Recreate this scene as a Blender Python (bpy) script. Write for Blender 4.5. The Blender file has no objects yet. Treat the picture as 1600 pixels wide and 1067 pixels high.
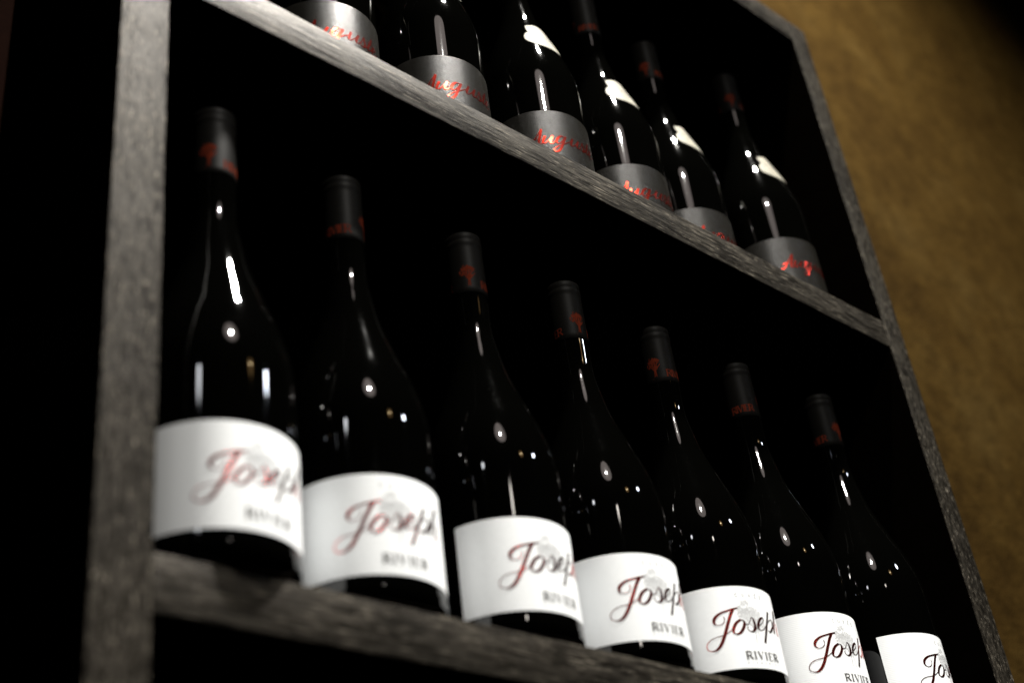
import bpy, bmesh, math, random
import numpy as np
from mathutils import Vector

# ------------------------------------------------------------------ scene, camera, light
S = bpy.context.scene
C = S.collection
rad = math.radians

cam = bpy.data.cameras.new('camera')
cam_o = bpy.data.objects.new('camera', cam)
C.objects.link(cam_o)
cam_o.location = (-0.26165, -0.47517, -0.25205)
cam_o.rotation_euler = (2.14398, 0.11594, -0.73161)
cam.sensor_width = 36.0
cam.lens = 2118.99 / 1600 * 36
cam.clip_start = 0.01
cam.clip_end = 100
cam.dof.use_dof = True
cam.dof.focus_distance = 0.97
cam.dof.aperture_fstop = 4.0
cam.dof.aperture_blades = 0
S.camera = cam_o

W = bpy.data.worlds.new('World')
S.world = W
W.use_nodes = True
bg = W.node_tree.nodes['Background']
bg.inputs[0].default_value = (0.9, 0.8, 0.7, 1)
bg.inputs[1].default_value = 0.0002

def aim(o, target):
    d = Vector(target) - o.location
    o.rotation_euler = d.to_track_quat('-Z', 'Y').to_euler()

def spot(loc, target, power, radius, col, cone=70, blend=0.6):
    l = bpy.data.lights.new('ceiling_spot', 'SPOT')
    l.energy = power; l.shadow_soft_size = radius; l.color = col
    l.spot_size = rad(cone); l.spot_blend = blend
    o = bpy.data.objects.new('ceiling_spot', l)
    C.objects.link(o); o.location = loc; aim(o, target)
    return o

def disc(loc, target, power, diameter, col):
    l = bpy.data.lights.new('lamp_disc', 'AREA')
    l.shape = 'DISK'; l.size = diameter; l.energy = power; l.color = col
    o = bpy.data.objects.new('lamp_disc', l)
    C.objects.link(o); o.location = loc; aim(o, target)
    return o

def toward(a, b, d):
    a = Vector(a); b = Vector(b)
    return a + (b - a).normalized() * d

WARM = (1.0, 0.965, 0.90)
MID = (0.32, 0.02, 0.33)
# key: recessed spot just in front of the cabinet, nearly overhead
spot((0.58, -0.50, 2.03), (0.44, 0.0, 0.42), 660, 0.042, WARM, 151, 1.0)
# round ceiling lamp: dim reflector disc round a bright bulb
OV = (0.0, -1.0, 1.44)
disc(OV, MID, 0.85, 0.40, (1.0, 0.86, 0.80))
spot(toward(OV, MID, 0.02), (0.27, 0.0, 0.10), 118, 0.020, WARM, 56, 1.0)
# further lamps in the dark room, seen as glints on the glass
LA = (1.40, -1.35, 1.30)
spot(LA, MID, 11, 0.050, (0.82, 0.89, 1.0), 90, 0.5)
LY = (0.72, -1.80, 1.40)
disc(LY, MID, 0.15, 0.18, (1.0, 0.60, 0.24))
spot(toward(LY, MID, 0.02), MID, 0.9, 0.022, (1.0, 0.78, 0.45), 90, 0.5)
spot((-1.32, -1.08, 1.18), MID, 2.6, 0.055, (0.92, 0.95, 1.0), 70, 0.5)
spot((-0.47, -2.80, 1.49), MID, 4, 0.060, (1.0, 0.93, 0.84), 60, 0.5)

S.view_settings.view_transform = 'Standard'
S.view_settings.look = 'None'
S.view_settings.exposure = 0
S.view_settings.gamma = 1
S.cycles.use_denoising = True
S.cycles.caustics_reflective = False
S.cycles.caustics_refractive = False
S.cycles.max_bounces = 6
S.cycles.sample_clamp_indirect = 2.5
S.cycles.use_adaptive_sampling = False

# ------------------------------------------------------------------ materials
def mat(name):
    m = bpy.data.materials.new(name); m.use_nodes = True
    nt = m.node_tree
    return m, nt, nt.nodes['Principled BSDF']

def node(nt, t, **kw):
    n = nt.nodes.new(t)
    for k, v in kw.items():
        setattr(n, k, v)
    return n

def ramp(nt, src, stops):
    r = node(nt, 'ShaderNodeValToRGB')
    while len(r.color_ramp.elements) < len(stops):
        r.color_ramp.elements.new(0.5)
    for e, (p, c) in zip(r.color_ramp.elements, stops):
        e.position = p
        e.color = (*c, 1) if len(c) == 3 else c
    nt.links.new(src, r.inputs[0])
    return r

def noise(nt, vec, scale, detail=4, rough=0.55):
    n = node(nt, 'ShaderNodeTexNoise')
    n.inputs['Scale'].default_value = scale
    n.inputs['Detail'].default_value = detail
    n.inputs['Roughness'].default_value = rough
    nt.links.new(vec, n.inputs['Vector'])
    return n

def simple(name, col, rough, metal=0.0, spec=0.5, bump=None):
    m, nt, p = mat(name)
    tc = node(nt, 'ShaderNodeTexCoord')
    n = noise(nt, tc.outputs['Object'], 260, 3)
    r = ramp(nt, n.outputs[0], [(0.25, tuple(c*0.8 for c in col)), (0.75, tuple(min(1, c*1.15) for c in col))])
    nt.links.new(r.outputs[0], p.inputs['Base Color'])
    p.inputs['Roughness'].default_value = rough
    p.inputs['Metallic'].default_value = metal
    p.inputs['Specular IOR Level'].default_value = spec
    if bump:
        b = node(nt, 'ShaderNodeBump')
        b.inputs['Strength'].default_value = bump; b.inputs['Distance'].default_value = 0.0002
        nt.links.new(n.outputs[0], b.inputs['Height']); nt.links.new(b.outputs[0], p.inputs['Normal'])
    return m

def wood(name, stretch, dark=1.0, fleck=0.22):
    m, nt, p = mat(name)
    tc = node(nt, 'ShaderNodeTexCoord')
    mp = node(nt, 'ShaderNodeMapping')
    mp.inputs['Scale'].default_value = stretch
    nt.links.new(tc.outputs['Object'], mp.inputs['Vector'])
    v = mp.outputs['Vector']
    fine = noise(nt, v, 1000, 4, 0.7)          # pores, drawn out along the grain
    mid = noise(nt, v, 300, 5, 0.62)
    big = noise(nt, tc.outputs['Object'], 16, 4, 0.55)
    mix = node(nt, 'ShaderNodeMath', operation='MULTIPLY_ADD')
    nt.links.new(mid.outputs[0], mix.inputs[0]); mix.inputs[1].default_value = 0.9
    nt.links.new(fine.outputs[0], mix.inputs[2])
    k = dark
    col = ramp(nt, mix.outputs[0], [(0.74, (0.0045*k, 0.0038*k, 0.0028*k)), (0.94, (0.018*k, 0.0155*k, 0.0118*k)), (1.0, (0.040*k, 0.035*k, 0.027*k))])
    # worn flecks where the stain has not reached the pores
    fl = ramp(nt, fine.outputs[0], [(0.59, (0, 0, 0)), (0.67, (1, 1, 1))])
    fm = node(nt, 'ShaderNodeMix', data_type='RGBA')
    nt.links.new(fl.outputs[0], fm.inputs[0])
    nt.links.new(col.outputs[0], fm.inputs[6]); fm.inputs[7].default_value = (fleck, fleck*0.88, fleck*0.70, 1)
    mx = node(nt, 'ShaderNodeMix', data_type='RGBA', blend_type='MULTIPLY')
    mx.inputs[0].default_value = 0.8
    nt.links.new(fm.outputs[2], mx.inputs[6])
    b2 = ramp(nt, big.outputs[0], [(0.35, (0.45, 0.45, 0.45)), (0.65, (1.2, 1.2, 1.2))])
    nt.links.new(b2.outputs[0], mx.inputs[7])
    nt.links.new(mx.outputs[2], p.inputs['Base Color'])
    rr = ramp(nt, mid.outputs[0], [(0.32, (0.42,)*3), (0.68, (0.56,)*3)])
    nt.links.new(rr.outputs[0], p.inputs['Roughness'])
    p.inputs['Specular Tint'].default_value = (1.0, 0.86, 0.68, 1)
    sp = ramp(nt, mix.outputs[0], [(0.70, (0.03,)*3), (0.98, (0.125,)*3)])
    nt.links.new(sp.outputs[0], p.inputs['Specular IOR Level'])
    b = node(nt, 'ShaderNodeBump')
    b.inputs['Strength'].default_value = 0.7
    b.inputs['Distance'].default_value = 0.0004
    nt.links.new(mix.outputs[0], b.inputs['Height'])
    nt.links.new(b.outputs[0], p.inputs['Normal'])
    return m

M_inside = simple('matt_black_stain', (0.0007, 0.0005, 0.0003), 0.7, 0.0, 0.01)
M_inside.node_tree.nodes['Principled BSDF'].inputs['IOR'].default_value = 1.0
M_wood_x = wood('stained_wood_horizontal', (0.065, 1, 1), 0.64, 0.16)
M_wood_z = wood('stained_wood_vertical', (1, 1, 0.15), 0.60, 0.27)

def make_wall():
    m, nt, p = mat('ochre_plaster')
    tc = node(nt, 'ShaderNodeTexCoord')
    v = tc.outputs['Object']
    a = noise(nt, v, 5.5, 6, 0.6)
    b = noise(nt, v, 38, 5, 0.65)
    c = noise(nt, v, 210, 3, 0.6)
    col = ramp(nt, a.outputs[0], [(0.30, (0.0225, 0.0120, 0.0023)), (0.50, (0.031, 0.0172, 0.0034)), (0.70, (0.040, 0.0240, 0.0060))])
    col2 = ramp(nt, b.outputs[0], [(0.28, (0.62, 0.60, 0.56)), (0.52, (1, 1, 1)), (0.74, (1.25, 1.28, 1.34))])
    mx = node(nt, 'ShaderNodeMix', data_type='RGBA', blend_type='MULTIPLY')
    mx.inputs[0].default_value = 1.0
    nt.links.new(col.outputs[0], mx.inputs[6]); nt.links.new(col2.outputs[0], mx.inputs[7])
    nt.links.new(mx.outputs[2], p.inputs['Base Color'])
    p.inputs['Roughness'].default_value = 0.95
    p.inputs['Specular IOR Level'].default_value = 0.02
    ad = node(nt, 'ShaderNodeMath', operation='MULTIPLY_ADD')
    nt.links.new(c.outputs[0], ad.inputs[0]); ad.inputs[1].default_value = 0.25
    nt.links.new(b.outputs[0], ad.inputs[2])
    bp = node(nt, 'ShaderNodeBump')
    bp.inputs['Strength'].default_value = 0.5; bp.inputs['Distance'].default_value = 0.006
    nt.links.new(ad.outputs[0], bp.inputs['Height']); nt.links.new(bp.outputs[0], p.inputs['Normal'])
    return m
M_wall = make_wall()
M_darkpanel = simple('added_brown_panel', (0.010, 0.0030, 0.0014), 0.9, 0.0, 0.05, 0.3)

def make_glass():
    m, nt, p = mat('dark_bottle_glass')
    p.inputs['Base Color'].default_value = (0.0005, 0.0005, 0.0004, 1)
    p.inputs['Roughness'].default_value = 0.035
    p.inputs['IOR'].default_value = 1.52
    tc = node(nt, 'ShaderNodeTexCoord')
    n = noise(nt, tc.outputs['Object'], 900, 2, 0.5)     # faint dust on the glass
    r = ramp(nt, n.outputs[0], [(0.60, (0.030,)*3), (0.80, (0.075,)*3)])
    nt.links.new(r.outputs[0], p.inputs['Roughness'])
    return m
M_glass = make_glass()

def make_paper():
    m, nt, p = mat('white_laid_paper')
    p.inputs['Base Color'].default_value = (0.825, 0.845, 0.86, 1)
    p.inputs['Roughness'].default_value = 0.42
    p.inputs['Specular IOR Level'].default_value = 0.5
    tc = node(nt, 'ShaderNodeTexCoord')
    w = node(nt, 'ShaderNodeTexWave', bands_direction='Z')
    w.inputs['Scale'].default_value = 240; w.inputs['Distortion'].default_value = 1.2
    w.inputs['Detail'].default_value = 2; w.inputs['Detail Scale'].default_value = 3
    nt.links.new(tc.outputs['Object'], w.inputs['Vector'])
    n = noise(nt, tc.outputs['Object'], 350, 3)
    ad = node(nt, 'ShaderNodeMath', operation='MULTIPLY_ADD')
    nt.links.new(n.outputs[0], ad.inputs[0]); ad.inputs[1].default_value = 0.5
    nt.links.new(w.outputs['Fac'], ad.inputs[2])
    b = node(nt, 'ShaderNodeBump')
    b.inputs['Strength'].default_value = 0.2; b.inputs['Distance'].default_value = 0.0001
    nt.links.new(ad.outputs[0], b.inputs['Height']); nt.links.new(b.outputs[0], p.inputs['Normal'])
    return m
M_paper = make_paper()

def make_charcoal():
    m, nt, p = mat('charcoal_linen_paper')
    p.inputs['Base Color'].default_value = (0.0045, 0.0042, 0.0035, 1)
    p.inputs['Metallic'].default_value = 0.0
    p.inputs['Roughness'].default_value = 0.30
    p.inputs['Specular IOR Level'].default_value = 0.11
    tc = node(nt, 'ShaderNodeTexCoord')
    uv = tc.outputs['UV']
    w1 = node(nt, 'ShaderNodeTexWave', bands_direction='X'); w1.inputs['Scale'].default_value = 4.2
    w2 = node(nt, 'ShaderNodeTexWave', bands_direction='Y'); w2.inputs['Scale'].default_value = 4.2
    for w in (w1, w2):
        w.inputs['Distortion'].default_value = 1.5; w.inputs['Detail'].default_value = 2
        nt.links.new(uv, w.inputs['Vector'])
    n = noise(nt, tc.outputs['Object'], 650, 4, 0.7)
    ad = node(nt, 'ShaderNodeMath', operation='ADD')
    nt.links.new(w1.outputs['Fac'], ad.inputs[0]); nt.links.new(w2.outputs['Fac'], ad.inputs[1])
    ad2 = node(nt, 'ShaderNodeMath', operation='MULTIPLY_ADD')
    nt.links.new(n.outputs[0], ad2.inputs[0]); ad2.inputs[1].default_value = 1.2
    nt.links.new(ad.outputs[0], ad2.inputs[2])
    b = node(nt, 'ShaderNodeBump')
    sr_ = ramp(nt, ad2.outputs[0], [(0.55, (0.03,)*3), (1.0, (0.34,)*3)])
    sr_.color_ramp.elements[0].position = 0.62
    dv = node(nt, 'ShaderNodeMath', operation='MULTIPLY'); dv.inputs[1].default_value = 0.45
    nt.links.new(ad2.outputs[0], dv.inputs[0]); nt.links.new(dv.outputs[0], sr_.inputs[0])
    nt.links.new(sr_.outputs[0], p.inputs['Specular IOR Level'])
    bc = ramp(nt, dv.outputs[0], [(0.55, (0.0012, 0.0011, 0.0009)), (0.98, (0.015, 0.0138, 0.0112))])
    nt.links.new(bc.outputs[0], p.inputs['Base Color'])
    b.inputs['Strength'].default_value = 0.45; b.inputs['Distance'].default_value = 0.00010
    nt.links.new(ad2.outputs[0], b.inputs['Height']); nt.links.new(b.outputs[0], p.inputs['Normal'])
    return m
M_charcoal = make_charcoal()

M_capsule = simple('matt_black_capsule', (0.0034, 0.0031, 0.0026), 0.5, 0.0, 0.03, 0.15)
M_redfoil = simple('red_foil', (0.34, 0.016, 0.006), 0.25, 0.95)
M_scriptfoil = simple('dark_red_script_foil', (0.66, 0.060, 0.045), 0.24, 1.0)
M_redprint = simple('red_capsule_print', (0.080, 0.0135, 0.0065), 0.6, 0.0, 0.0)
M_ink = simple('grey_ink', (0.055, 0.053, 0.052), 0.5)
M_paleink = simple('pale_grey_ink', (0.10, 0.10, 0.10), 0.5)
M_treeink = simple('silver_tree_print', (0.55, 0.56, 0.57), 0.45)
M_cream = simple('cream_seal_paper', (0.190, 0.180, 0.145), 0.6, 0, 0.1)
M_dust = simple('seal_print', (0.045, 0.036, 0.020), 0.6)

# ------------------------------------------------------------------ mesh helpers
def link(name, me, m, parent=None, rotz=0.0):
    o = bpy.data.objects.new(name, me)
    if m and not me.materials:
        me.materials.append(m)
    C.objects.link(o)
    o.parent = parent
    o.rotation_euler = (0, 0, rotz)
    return o

def mesh(name, verts, faces, smooth=True, uvs=None):
    me = bpy.data.meshes.new(name)
    me.from_pydata([tuple(v) for v in verts], [], faces)
    if smooth:
        me.polygons.foreach_set('use_smooth', [True]*len(me.polygons))
    if uvs is not None:
        l = me.uv_layers.new(name='UVMap')
        for lp in me.loops:
            l.data[lp.index].uv = uvs[lp.vertex_index]
    me.update()
    return me

# bottle profile, (height, radius) in metres
PZ = [0.0, .0015, .004, .0070, .0105, .0140, .0180, .106, .110, .115, .120, .126, .135, .145, .155, .165, .175, .185, .195, .205, .215, .2225, .235, .246, .292]
def profile_fn(rb):
    k = rb / .0405
    PR = [.0335, .0365, .0392, .0405, .04095, .04075, .0405, .0405, .0404, .0401, .0395, .0384, .0362, .0333, .0298, .0263, .0226, .0192, .0167, .0148, .0128, .01190, .01196, .01212, .0116]
    PR = [r*k if z < .15 else r for z, r in zip(PZ, PR)]
    zs = np.linspace(0, .292, 585); rs = np.interp(zs, PZ, PR)
    ker = np.exp(-.5*(np.arange(-24, 25)/8)**2); ker /= ker.sum()
    sm = np.convolve(np.pad(rs, 24, 'edge'), ker, 'valid')
    w = np.clip((zs-.018)/.014, 0, 1)                       # leave the heel as it is
    rs = rs*(1-w) + sm*w
    return lambda z: float(np.interp(z, zs, rs))

def revolve(name, prof, seg=96, close_bottom=False, close_top=False):
    v, f = [], []
    for z, r in prof:
        for i in range(seg):
            a = 2*math.pi*i/seg
            v.append((r*math.sin(a), -r*math.cos(a), z))
    for j in range(len(prof)-1):
        for i in range(seg):
            k = (i+1) % seg
            f.append((j*seg+i, j*seg+k, (j+1)*seg+k, (j+1)*seg+i))
    if close_bottom: f.append(tuple(range(seg-1, -1, -1)))
    if close_top: f.append(tuple((len(prof)-1)*seg+i for i in range(seg)))
    return mesh(name, v, f)

def cat(pts, step=0.35):
    """Catmull-Rom through the points, resampled"""
    p = [np.array(q, float) for q in pts]
    closed = len(p) > 3 and np.allclose(p[0], p[-1])
    if len(p) == 2:
        n = max(1, int(np.linalg.norm(p[1]-p[0])/step))
        return [p[0]+(p[1]-p[0])*i/n for i in range(n+1)]
    out = []
    for i in range(len(p)-1):
        a, b = p[i], p[i+1]
        pa = p[i-1] if i else (p[-2] if closed else 2*a-b)
        pb = p[i+2] if i+2 < len(p) else (p[1] if closed else 2*b-a)
        n = max(2, int(np.linalg.norm(b-a)/step))
        for j in range(n):
            t = j/n
            out.append(.5*((2*a)+(-pa+b)*t+(2*pa-5*a+4*b-pb)*t*t+(-pa+3*a-3*b+pb)*t**3))
    out.append(p[-1])
    return out

class Print:
    """flat print in label millimetres (s to the right, z up), wrapped round the bottle"""
    def __init__(self):
        self.v, self.f, self.n = [], [], 0
    def ribbon(self, pts, w0, w1=None, smooth=True, slant=(-.40, -.92), step=0.35):
        q = cat(pts, step) if smooth else [np.array(a, float) for a in sum([list(map(tuple, cat([pts[i], pts[i+1]], step)))[(1 if i else 0):] for i in range(len(pts)-1)], [])]
        n = len(q); b = len(self.v)
        sl = np.array(slant)/np.hypot(*slant)
        ws = []
        for i in range(n):
            d = q[min(i+1, n-1)]-q[max(i-1, 0)]; L = np.hypot(*d) or 1; d = d/L
            w = w0 if w1 is None else w0+(w1-w0)*max(0.0, float(d@sl))**2
            ws.append(w)
        if w1 is not None:
            ws = np.convolve(np.pad(ws, 3, 'edge'), np.ones(7)/7, 'valid')
        for i in range(n):
            d = q[min(i+1, n-1)]-q[max(i-1, 0)]; L = np.hypot(*d) or 1; d = d/L
            nn = np.array([-d[1], d[0]])*ws[i]/2
            self.v.append((*(q[i]+nn), self.n)); self.v.append((*(q[i]-nn), self.n))
        for i in range(n-1):
            a = b+2*i
            self.f.append((a, a+1, a+3, a+2))
        self.n += 1
    def blob(self, cx, cz, r, seg=7, rnd=random):
        b = len(self.v)
        for i in range(seg):
            a = 2*math.pi*i/seg; k = r*rnd.uniform(.6, 1.25)
            self.v.append((cx+k*math.cos(a), cz+k*math.sin(a), self.n))
        self.f.append(tuple(range(b, b+seg))); self.n += 1
    def poly(self, pts):
        b = len(self.v)
        for p in pts: self.v.append((*p, self.n))
        self.f.append(tuple(range(b, b+len(pts)))); self.n += 1
    def wrap(self, name, R, rfun, lift=0.00006):
        """R: radius (m) used to turn arc millimetres into angles; rfun(z in m): radius there"""
        out = []
        for s, z, k in self.v:
            a = s/1000/R; r = rfun(z/1000)+lift+(k % 24)*2.5e-6
            out.append((r*math.sin(a), -r*math.cos(a), z/1000))
        return mesh(name, out, self.f)

# letter shapes (unit height), as pen strokes: (points, kind) with kind 0 thin, 1 thick
LET = {
 'R': (.74, [([(.14, 0), (.14, 1)], 1), ([(.14, .97), (.42, .97), (.60, .88), (.62, .74), (.56, .58), (.40, .50), (.14, .50)], 2), ([(.36, .50), (.72, .02)], 1), ([(.0, .02), (.28, .02)], 0), ([(.0, .98), (.28, .98)], 0)]),
 'I': (.34, [([(.17, 0), (.17, 1)], 1), ([(.02, .02), (.32, .02)], 0), ([(.02, .98), (.32, .98)], 0)]),
 'V': (.74, [([(.10, 1), (.38, 0)], 1), ([(.38, 0), (.64, 1)], 0), ([(.0, .98), (.24, .98)], 0), ([(.52, .98), (.76, .98)], 0)]),
 'E': (.62, [([(.14, 0), (.14, 1)], 1), ([(.02, .98), (.56, .98)], 0), ([(.02, .02), (.58, .02)], 0), ([(.14, .51), (.44, .51)], 0), ([(.56, .98), (.56, .82)], 0), ([(.58, .02), (.58, .20)], 0)]),
 'C': (.72, [([(.66, .82), (.50, .97), (.30, .95), (.12, .72), (.10, .40), (.24, .10), (.44, .02), (.66, .16)], 2)]),
 'U': (.72, [([(.12, 1), (.12, .35), (.22, .07), (.40, .01), (.56, .09), (.62, .35), (.62, 1)], 2)]),
 'G': (.76, [([(.66, .84), (.50, .97), (.30, .95), (.12, .72), (.10, .40), (.24, .10), (.44, .02), (.64, .12), (.64, .44)], 2)]),
 'N': (.76, [([(.10, 0), (.10, 1)], 0), ([(.10, 1), (.64, 0)], 1), ([(.64, 0), (.64, 1)], 0)]),
 'O': (.80, [([(.40, 1), (.14, .80), (.08, .48), (.18, .14), (.40, 0), (.62, .14), (.72, .48), (.64, .84), (.40, 1)], 2)]),
 'B': (.66, [([(.12, 0), (.12, 1)], 1), ([(.12, .98), (.42, .96), (.52, .78), (.42, .56), (.12, .52)], 2), ([(.36, .54), (.58, .36), (.54, .10), (.36, .02), (.12, .02)], 2)]),
 'L': (.58, [([(.12, 0), (.12, 1)], 1), ([(.02, .02), (.54, .02)], 0), ([(.54, .02), (.54, .2)], 0)]),
 'S': (.56, [([(.48, .84), (.34, .98), (.16, .90), (.12, .72), (.28, .54), (.44, .38), (.46, .16), (.30, .02), (.08, .14)], 2)]),
}
def write(pr, text, s0, s1, z0, h, thick=.15, thin=.055, gap=None):
    """letters between s0 and s1; with a gap (in letter heights) the letters are widened to fill the line"""
    adv = [LET[c][0] for c in text]
    if gap is None:
        k = 1.0; gap = ((s1-s0)/h - sum(adv))/max(1, len(text)-1)
    else:
        k = ((s1-s0)/h - gap*(len(text)-1))/sum(adv)
    x = s0
    for c, a in zip(text, adv):
        for pts, kind in LET[c][1]:
            q = [(x+px*h*k, z0+pz*h) for px, pz in pts]
            w = {0: thin, 1: thick, 2: (thick+thin)/2}[kind]*h
            pr.ribbon(q, w, None, smooth=(kind == 2), step=max(.25, h*.12))
        x += (a*k+gap)*h

# script words, traced as pen strokes in label millimetres
JOSEPH = [
 [(-12.5, 56.7), (-14.5, 56.25), (-15.9, 56.0), (-20.0, 55.0), (-24.3, 53.8), (-27.3, 52.1), (-29.0, 50.2), (-29.4, 48.3), (-28.6, 46.7), (-26.9, 46.0), (-24.7, 46.4), (-22.9, 48.0), (-22.4, 50.0), (-22.8, 51.3)],
 [(-15.6, 56.0), (-17.8, 52.6), (-20.0, 48.3), (-22.2, 43.6), (-24.4, 39.0), (-26.6, 35.0), (-29.0, 31.9), (-31.7, 30.1), (-34.4, 30.1), (-36.4, 31.3), (-36.9, 33.3), (-35.8, 35.5), (-33.7, 37.1), (-30.4, 38.3), (-26.1, 38.9), (-22.4, 40.1), (-18.6, 42.6)],
 [(-11.9, 48.8), (-15.3, 46.6), (-17.8, 43.0), (-18.1, 40.4), (-16.6, 39.1)],
 [(-11.9, 48.8), (-10.1, 48.0), (-9.9, 45.6), (-11.4, 42.6), (-14.0, 39.9), (-16.7, 39.1)],
 [(-9.9, 47.0), (-9.2, 45.5), (-7.4, 45.6), (-5.6, 47.4), (-4.1, 50.2)],
 [(-4.1, 50.3), (-2.8, 49.8), (-2.2, 48.0), (-2.0, 45.0), (-3.1, 42.2), (-5.2, 40.9), (-7.3, 41.6), (-8.2, 43.4), (-7.2, 44.0)],
 [(-3.0, 42.0), (-1.2, 43.2), (.8, 44.8), (4.6, 47.3), (6.9, 50.0), (6.4, 51.5)],
 [(6.4, 51.5), (3.9, 50.2), (1.3, 47.0), (.6, 43.8), (2.1, 42.3), (5.2, 43.5), (8.4, 46.4)],
 [(13.9, 56.8), (10.7, 49.9), (7.3, 42.5), (3.7, 34.2)],
 [(8.9, 46.5), (12.9, 50.3), (16.2, 52.0), (17.6, 51.0)],
 [(17.6, 51.0), (16.5, 47.4), (14.0, 44.4), (11.2, 42.6), (9.4, 43.6)],
 [(14.0, 44.4), (18.5, 47.6), (23.5, 53.5), (25.6, 58.6), (24.8, 60.3)],
 [(24.8, 60.3), (22.6, 56.0), (19.5, 48.4), (17.2, 43.0)],
 [(18.6, 46.2), (21.4, 49.6), (23.8, 51.0), (24.6, 49.6)],
 [(24.6, 49.6), (23.2, 46.0), (23.0, 43.6), (24.4, 43.2), (27.6, 45.6)],
]
AUGUSTE = [
 [(-33.6, 35.6), (-32.0, 34.6), (-29.6, 37.0), (-25.6, 43.2), (-21.5, 49.6)],
 [(-21.5, 49.6), (-22.8, 44.0), (-24.3, 38.6), (-24.8, 36.2), (-23.2, 35.4), (-21.2, 37.6)],
 [(-31.6, 39.2), (-28.2, 40.4), (-23.0, 40.2)],
 [(-19.4, 42.6), (-21.2, 38.6), (-21.6, 36.2), (-20.2, 35.5)], [(-20.2, 35.5), (-17.2, 38.4), (-13.6, 42.8)],
 [(-13.5, 42.8), (-15.6, 38.4), (-15.8, 36.0), (-14.2, 35.6)], [(-14.2, 35.6), (-11.6, 38.0)],
 [(-4.2, 42.2), (-6.8, 43.3), (-9.6, 41.2), (-11.2, 37.8), (-10.2, 35.6), (-8.0, 36.6)], [(-8.0, 36.6), (-4.4, 42.0)],
 [(-3.2, 43.4), (-5.8, 37.4), (-8.4, 31.4), (-11.0, 28.2), (-13.6, 27.8), (-14.4, 29.6)], [(-14.4, 29.6), (-11.0, 32.6), (-5.0, 36.2), (0.6, 39.4)],
 [(2.8, 43.4), (1.0, 38.6), (.6, 36.2), (2.0, 35.5)], [(2.0, 35.5), (5.0, 38.4), (8.4, 43.2)],
 [(8.6, 43.2), (6.6, 38.4), (6.4, 36.0), (8.0, 35.6)], [(8.0, 35.6), (10.6, 38.6), (13.0, 44.4)],
 [(13.0, 44.4), (13.6, 41.2), (14.2, 37.8), (12.6, 35.4), (10.2, 35.8), (9.8, 37.2)], [(12.6, 35.4), (15.2, 36.8), (17.6, 39.8)],
 [(21.6, 48.6), (18.8, 42.2), (16.9, 37.4), (17.6, 35.6)], [(17.6, 35.6), (20.4, 37.8), (24.0, 39.6), (26.2, 42.0), (25.0, 43.5)],
 [(25.0, 43.5), (22.8, 41.6), (21.4, 38.0), (22.2, 35.7)], [(22.2, 35.7), (24.6, 36.2), (28.0, 39.0)],
 [(16.2, 43.0), (23.4, 43.5)],
]

def tree_print(cx, zb, zt, width, seed, leaves=210, leaf=.75):
    """emblem: a broad round-crowned tree on a short flared trunk"""
    R = random.Random(seed)
    pr = Print()
    h = zt-zb; zc = zb+h*.66; rz = h*.35
    tw = width*.075
    pr.poly([(cx-tw*3.0, zb), (cx+tw*3.6, zb), (cx+tw*1.2, zb+h*.10), (cx+tw, zb+h*.36), (cx-tw*.8, zb+h*.36), (cx-tw*1.1, zb+h*.12)])
    for dx, dz in ((-.34, .30), (-.16, .42), (.05, .46), (.24, .40), (.38, .26)):
        pr.ribbon([(cx, zb+h*.33), (cx+dx*width*.45, zb+h*(.36+dz*.45)), (cx+dx*width, zb+h*(.36+dz))], tw*.8)
    lobes = [(R.uniform(-.33, .33)*width, R.uniform(-.6, .62)*rz, R.uniform(.16, .26)*width) for _ in range(9)]
    k = 0
    while k < leaves:
        lx, lz, lr = R.choice(lobes)
        a = R.uniform(0, 6.3); d = lr*math.sqrt(R.random())
        x = lx+d*math.cos(a); z = lz+d*math.sin(a)*.8
        if (x/(width*.5))**2+(z/rz)**2 > 1.0 or (z < -rz*.55 and abs(x) < width*.12): continue
        pr.blob(cx+x, zc+z, leaf*R.uniform(.5, 1.15), 6, R)
        k += 1
    return pr

def shell(name, outline_rows, R, rfun, th=.00014):
    """thin paper shell: rows of (z mm, s_left mm, s_right mm)"""
    n = 72; v = []; f = []; uv = []
    for side in (0, 1):
        for z, a, b in outline_rows:
            for i in range(n+1):
                s = a+(b-a)*i/n; ang = s/1000/R; r = rfun(z/1000)+(th if side else 0.00002)
                v.append((r*math.sin(ang), -r*math.cos(ang), z/1000)); uv.append((s*.1, z*.1))
    m = len(outline_rows); o = m*(n+1)
    for j in range(m-1):
        for i in range(n):
            a = j*(n+1)+i
            f.append((o+a, o+a+1, o+a+n+2, o+a+n+1))
            f.append((a, a+n+1, a+n+2, a+1))
    def edge(i0, i1): f.append((i0, i1, o+i1, o+i0))
    for i in range(n):
        edge(i, i+1); edge((m-1)*(n+1)+i+1, (m-1)*(n+1)+i)
    for j in range(m-1):
        edge((j+1)*(n+1), j*(n+1)); edge(j*(n+1)+n, (j+1)*(n+1)+n)
    me = mesh(name, v, f, True, uv)
    me.set_sharp_from_angle(angle=rad(40))
    return me

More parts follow.
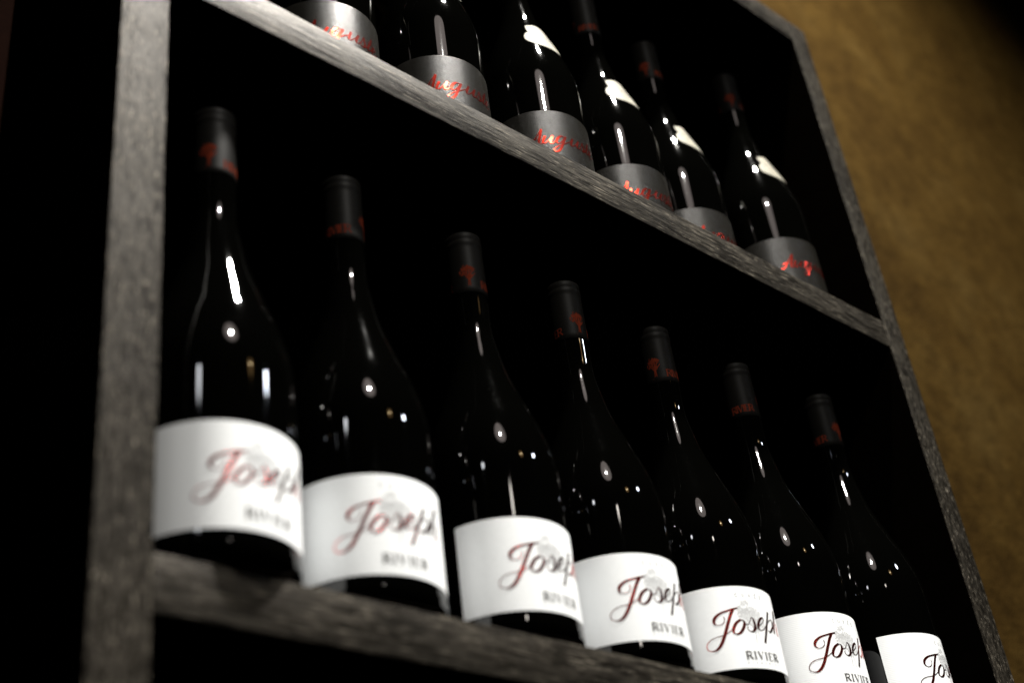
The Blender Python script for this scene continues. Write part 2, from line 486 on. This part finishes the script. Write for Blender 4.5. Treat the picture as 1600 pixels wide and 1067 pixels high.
# ------------------------------------------------------------------ the room
def box_wall():
    bm = bmesh.new()
    bmesh.ops.create_cube(bm, size=1)
    bmesh.ops.scale(bm, vec=(8, .2, 6), verts=bm.verts)
    bmesh.ops.translate(bm, vec=(.8, .1502+.1, .4), verts=bm.verts)
    me = bpy.data.meshes.new('wall'); bm.to_mesh(me); bm.free()
    o = link('wall', me, M_wall)
    o['kind'] = 'structure'; o['label'] = 'ochre plaster wall behind the black shelf unit'
box_wall()
def added_dark_panel():  # panel added over the lamp-lit wall so the left side stays dark
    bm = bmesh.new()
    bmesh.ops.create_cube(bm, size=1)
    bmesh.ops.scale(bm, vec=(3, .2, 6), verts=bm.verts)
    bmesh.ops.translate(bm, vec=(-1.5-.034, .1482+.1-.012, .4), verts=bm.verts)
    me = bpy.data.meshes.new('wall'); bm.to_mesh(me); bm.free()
    o = link('wall', me, M_darkpanel)
    o['kind'] = 'structure'; o['label'] = 'dark reddish brown panel added over the wall left of the shelf unit'
added_dark_panel()

# ------------------------------------------------------------------ the shelf unit
D = .148
XR, TL, TR = .7089, .0281, .0272
ZB, ZT = .3467, .3734
ZC, ZD = .7224, .7507
TS = .0270
ZBOT = -.40

def board(name, lo, hi, m, parent, axis, seed, bevel=.0012, wob=.00035):
    """a bevelled plank, cut along its length so its arrises can be a little uneven"""
    R = random.Random(seed)
    bm = bmesh.new()
    bmesh.ops.create_cube(bm, size=1)
    lo = Vector(lo); hi = Vector(hi)
    for v in bm.verts:
        v.co = Vector([lo[i] if v.co[i] < 0 else hi[i] for i in range(3)])
    bmesh.ops.bevel(bm, geom=list(bm.edges), offset=bevel, segments=2, profile=.6, affect='EDGES', clamp_overlap=True)
    L = hi[axis]-lo[axis]; n = int(L/.006)
    for k in range(1, n):
        co = Vector((0, 0, 0)); co[axis] = lo[axis]+L*k/n
        no = Vector((0, 0, 0)); no[axis] = 1
        bmesh.ops.bisect_plane(bm, geom=list(bm.verts)+list(bm.edges)+list(bm.faces), plane_co=co, plane_no=no)
    ph = [R.uniform(0, 6.28) for _ in range(24)]
    oth = [i for i in range(3) if i != axis]
    for v in bm.verts:
        t = v.co[axis]
        if t-lo[axis] < .004 or hi[axis]-t < .004: continue
        for q, i in enumerate(oth):
            side = 0 if abs(v.co[i]-lo[i]) < abs(v.co[i]-hi[i]) else 1
            a = sum(math.sin(t*f*(1+.3*side)+ph[(q*12+side*6+j) % 24])*g for j, (f, g) in enumerate(((23, .5), (71, .35), (190, .3), (460, .25))))
            v.co[i] += a*wob*.5
    me = bpy.data.meshes.new(name); bm.to_mesh(me); bm.free()
    me.polygons.foreach_set('use_smooth', [True]*len(me.polygons))
    me.set_sharp_from_angle(angle=rad(50))
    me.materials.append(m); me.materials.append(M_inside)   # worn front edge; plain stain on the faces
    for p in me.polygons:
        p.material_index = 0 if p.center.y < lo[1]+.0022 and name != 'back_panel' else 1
    return link(name, me, m, parent)

unit = bpy.data.objects.new('shelf_unit', None); C.objects.link(unit)
unit['label'] = 'black stained open wooden shelf unit holding two rows of wine bottles'
unit['category'] = 'shelf'
board('side_panel', (-TL, 0, ZBOT), (0, D, ZD-.0005), M_wood_z, unit, 2, 1)
board('side_panel', (XR, 0, ZBOT), (XR+TR, D, ZD-.0005), M_wood_z, unit, 2, 2)
board('top_panel', (.0004, .0006, ZC), (XR-.0004, D-.0005, ZD), M_wood_x, unit, 0, 3)
board('shelf', (.0004, .0008, ZB), (XR-.0004, D-.009, ZT), M_wood_x, unit, 0, 4)
board('shelf', (.0004, .0008, -TS), (XR-.0004, D-.009, 0), M_wood_x, unit, 0, 5)
board('bottom_panel', (.0004, .0008, ZBOT), (XR-.0004, D-.009, ZBOT+.027), M_wood_x, unit, 0, 6)
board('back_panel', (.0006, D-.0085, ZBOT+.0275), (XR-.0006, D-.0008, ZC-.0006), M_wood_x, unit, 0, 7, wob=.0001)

# ------------------------------------------------------------------ bottles
RL, RU = .0411, .0398            # body radius, lower and upper row
RP_L, RP_U = RL+.0002, RU+.0002
fL, fU = profile_fn(RL), profile_fn(RU)

def glass_mesh(name, fn):
    zs = [0, .0007, .0015, .003, .004, .0055, .007, .0082, .0094, .0105, .0116, .0128, .014, .0152, .0165, .018, .020, .024] + list(np.linspace(.03, .095, 8)) + list(np.linspace(.098, .2895, 130))
    return revolve(name, [(z, fn(z)) for z in zs], 128, True, True)

capsule_prof = [(.2457, .01215), (.2460, .01242), (.2500, .01240), (.265, .01222), (.282, .01200), (.2842, .01203), (.2852, .01232), (.2868, .01240), (.2880, .01228),
                (.2886, .01192), (.2894, .01188), (.2902, .01212), (.2920, .01218), (.2940, .01205), (.2949, .01120), (.2953, .0095), (.2954, .0050), (.2954, .0005)]
cz, cr = zip(*capsule_prof)
cap_r = lambda z: float(np.interp(z, cz, cr))

ME = {}
ME['glass_low'] = glass_mesh('glass_body', fL)
ME['glass_up'] = glass_mesh('glass_body', fU)
ME['capsule'] = revolve('capsule', capsule_prof, 96)

def cap_prints():
    t = []
    for k in range(2):
        c = k*math.pi*12.1
        t.append(tree_print(c, 248.4, 268.0, 11.6, 5, 130, .62))
    w = Print()
    write(w, 'RIVIER', 7.7, 25.8, 249.6, 6.0, .16, .075)
    return t[0].wrap('tree_print', .0121, cap_r, .00003), w.wrap('lettering', .0121, cap_r, .00003)
ME['cap_tree'], ME['cap_word'] = cap_prints()

ROWS_L = [(z, -82.5*math.pi/180*RL*1000, 82.5*math.pi/180*RL*1000) for z in np.linspace(16.7, 71.7, 10)]
ROWS_U = [(z, -90*math.pi/180*RU*1000, 90*math.pi/180*RU*1000) for z in np.linspace(9, 68.3, 10)]
ME['label_low'] = shell('front_label', ROWS_L, RL, lambda z: RP_L)
ME['label_up'] = shell('front_label', ROWS_U, RU, lambda z: RP_U)
LIFT = .00014+.00003
pr = Print()
for st in JOSEPH: pr.ribbon(st, .52, 2.05)
ME['joseph'] = pr.wrap('script_lettering', RL+.0003, lambda z: RP_L, LIFT+.00012)
pr = Print(); write(pr, 'RIVIER', -13.4, 13.4, 22.5, 5.2, .23, .075, .16)
ME['rivier'] = pr.wrap('name_lettering', RL+.0003, lambda z: RP_L, LIFT+.00008)
pr = Print(); write(pr, 'VIGNOBLES', -13.0, 13.0, 19.5, 1.35, .16, .10)
ME['small'] = pr.wrap('foot_lettering', RL+.0003, lambda z: RP_L, LIFT)
pr = Print(); write(pr, 'CUVEE', -12.4, 9.0, 64.1, 2.5, .15, .08)
pr.ribbon([(3.4, 67.0), (4.4, 67.6)], .22, None, False)
ME['head'] = pr.wrap('heading_lettering', RL+.0003, lambda z: RP_L, LIFT)
ME['tree'] = tree_print(-1.5, 29.4, 63.4, 24.0, 11, 460, .62).wrap('tree_print', RL+.0003, lambda z: RP_L, LIFT-.00001)
pr = Print()
for st in AUGUSTE: pr.ribbon(st, .70, 1.95)
ME['auguste'] = pr.wrap('script_lettering', RU+.0003, lambda z: RP_U, LIFT+.0001)

# heart-shaped seal on the shoulder of the upper bottles; half widths in degrees per height
seal = [(144.6, 4), (145.0, 14), (146.4, 24), (148.2, 31), (150.4, 37), (153.0, 40.5), (156.0, 41.8), (159.6, 41.4), (162.6, 39.4), (164.8, 36.2), (166.4, 32.6),
        (167.0, 32.4), (168.4, 33.4), (171, 34.0), (174.4, 34.4), (176.4, 34.4), (177.0, 33), (178.2, 24), (179.4, 14), (180.0, 4)]
sr = .030
ME['seal'] = shell('shoulder_label', [(z, -rad(a)*sr*1000, rad(a*min(1, .62+.38*(z-142)/18))*sr*1000) for z, a in seal], sr, fU, .00016)
def seal_print():
    pr = Print(); k = rad(1)*sr*1000
    ring = [(math.cos(t)*34*k, 156.5+math.sin(t)*10.6) for t in np.linspace(0, 2*math.pi, 49)]
    pr.ribbon(ring, .35)
    for i in range(9):
        a = -24+6*i
        pr.blob(a*k, 153.2+.0025*a*a, .62, 5, random.Random(i))
    for i in range(26):
        R = random.Random(50+i)
        pr.blob(R.uniform(-11, 11)*k, R.uniform(158.5, 164.5), .7, 6, R)
    return pr.wrap('ring_print', sr, fU, .00024)
ME['seal_print'] = seal_print()

GROUP_L = 'bottles with white labels on the lower shelf'
GROUP_U = 'bottles with charcoal labels on the upper shelf'

def capsule(parent, ang):
    c = link('capsule', ME['capsule'], M_capsule, parent, rad(ang))
    for a in (0, math.pi):
        link('tree_print', ME['cap_tree'], M_redprint, c, a)
        link('lettering', ME['cap_word'], M_redprint, c, a)

def low_bottle(x, y, z, lab, cap, text):
    e = bpy.data.objects.new('wine_bottle', None); C.objects.link(e); e.location = (x, y, z)
    e.empty_display_size = .03
    e['label'] = text; e['category'] = 'wine bottle'; e['group'] = GROUP_L
    link('glass_body', ME['glass_low'], M_glass, e, rad(lab*1.7+11))
    l = link('front_label', ME['label_low'], M_paper, e, rad(lab))
    link('script_lettering', ME['joseph'], M_scriptfoil, l)
    link('name_lettering', ME['rivier'], M_ink, l)
    link('foot_lettering', ME['small'], M_paleink, l)
    link('heading_lettering', ME['head'], M_paleink, l)
    link('tree_print', ME['tree'], M_treeink, l)
    capsule(e, cap)

def up_bottle(x, y, z, lab, seal_a, cap, text):
    e = bpy.data.objects.new('wine_bottle', None); C.objects.link(e); e.location = (x, y, z)
    e.empty_display_size = .03
    e['label'] = text; e['category'] = 'wine bottle'; e['group'] = GROUP_U
    link('glass_body', ME['glass_up'], M_glass, e, rad(lab*1.7+11))
    l = link('front_label', ME['label_up'], M_charcoal, e, rad(lab))
    link('script_lettering', ME['auguste'], M_redfoil, l)
    h = link('shoulder_label', ME['seal'], M_cream, e, rad(seal_a))
    link('ring_print', ME['seal_print'], M_dust, h)
    capsule(e, cap)

LOW = [(.05000, .03500, 7.1, -45, 'bottle with the largest, most blurred white label, beside the left side panel'),
       (.14484, .04268, -7.0, 42, 'second white-labelled bottle from the left, only red letters showing on its capsule'),
       (.24539, .04431, 3.9, -37, 'third white-labelled bottle, a dark gap left of its label, whole red tree on its capsule'),
       (.34144, .04741, -2.8, -12, 'middle white-labelled bottle of the lower shelf, red tree turned right on its capsule'),
       (.44153, .05227, -10.3, -69, 'fifth white-labelled bottle from the left, sharp red-edged script and complete grey lettering'),
       (.53860, .05304, -1.5, 44, 'sixth white-labelled bottle from the left, its label cut by the bottom picture edge'),
       (.64157, .04729, 17.3, 0, 'lower bottle nearest the right side panel, its white label turned to the right')]
for x, y, a, c, t in LOW: low_bottle(x, y, .0003, a, c, t)
UP = [(.15194, .06503, -10, 0, 30, 'leftmost upper bottle, only its charcoal label with red script in the picture'),
      (.24818, .05936, -8, 0, 80, 'second upper bottle from the left, dark rounded shoulder above its charcoal label'),
      (.35126, .05679, -11.5, .5, 20, 'third upper bottle from the left, with the highest cream shoulder seal in the picture'),
      (.45074, .06330, -10.5, 1, -120, 'fourth upper bottle from the left, capsule cut by the top picture edge'),
      (.54107, .07015, -.5, 11, -62, 'fifth upper bottle from the left, its charcoal label mostly hidden behind the shelf edge'),
      (.64088, .05330, -1.7, 7, -44, 'rightmost upper bottle, standing apart near the right side panel')]
for x, y, a, s, c, t in UP: up_bottle(x, y, ZT+.0003, a, s, c, t)
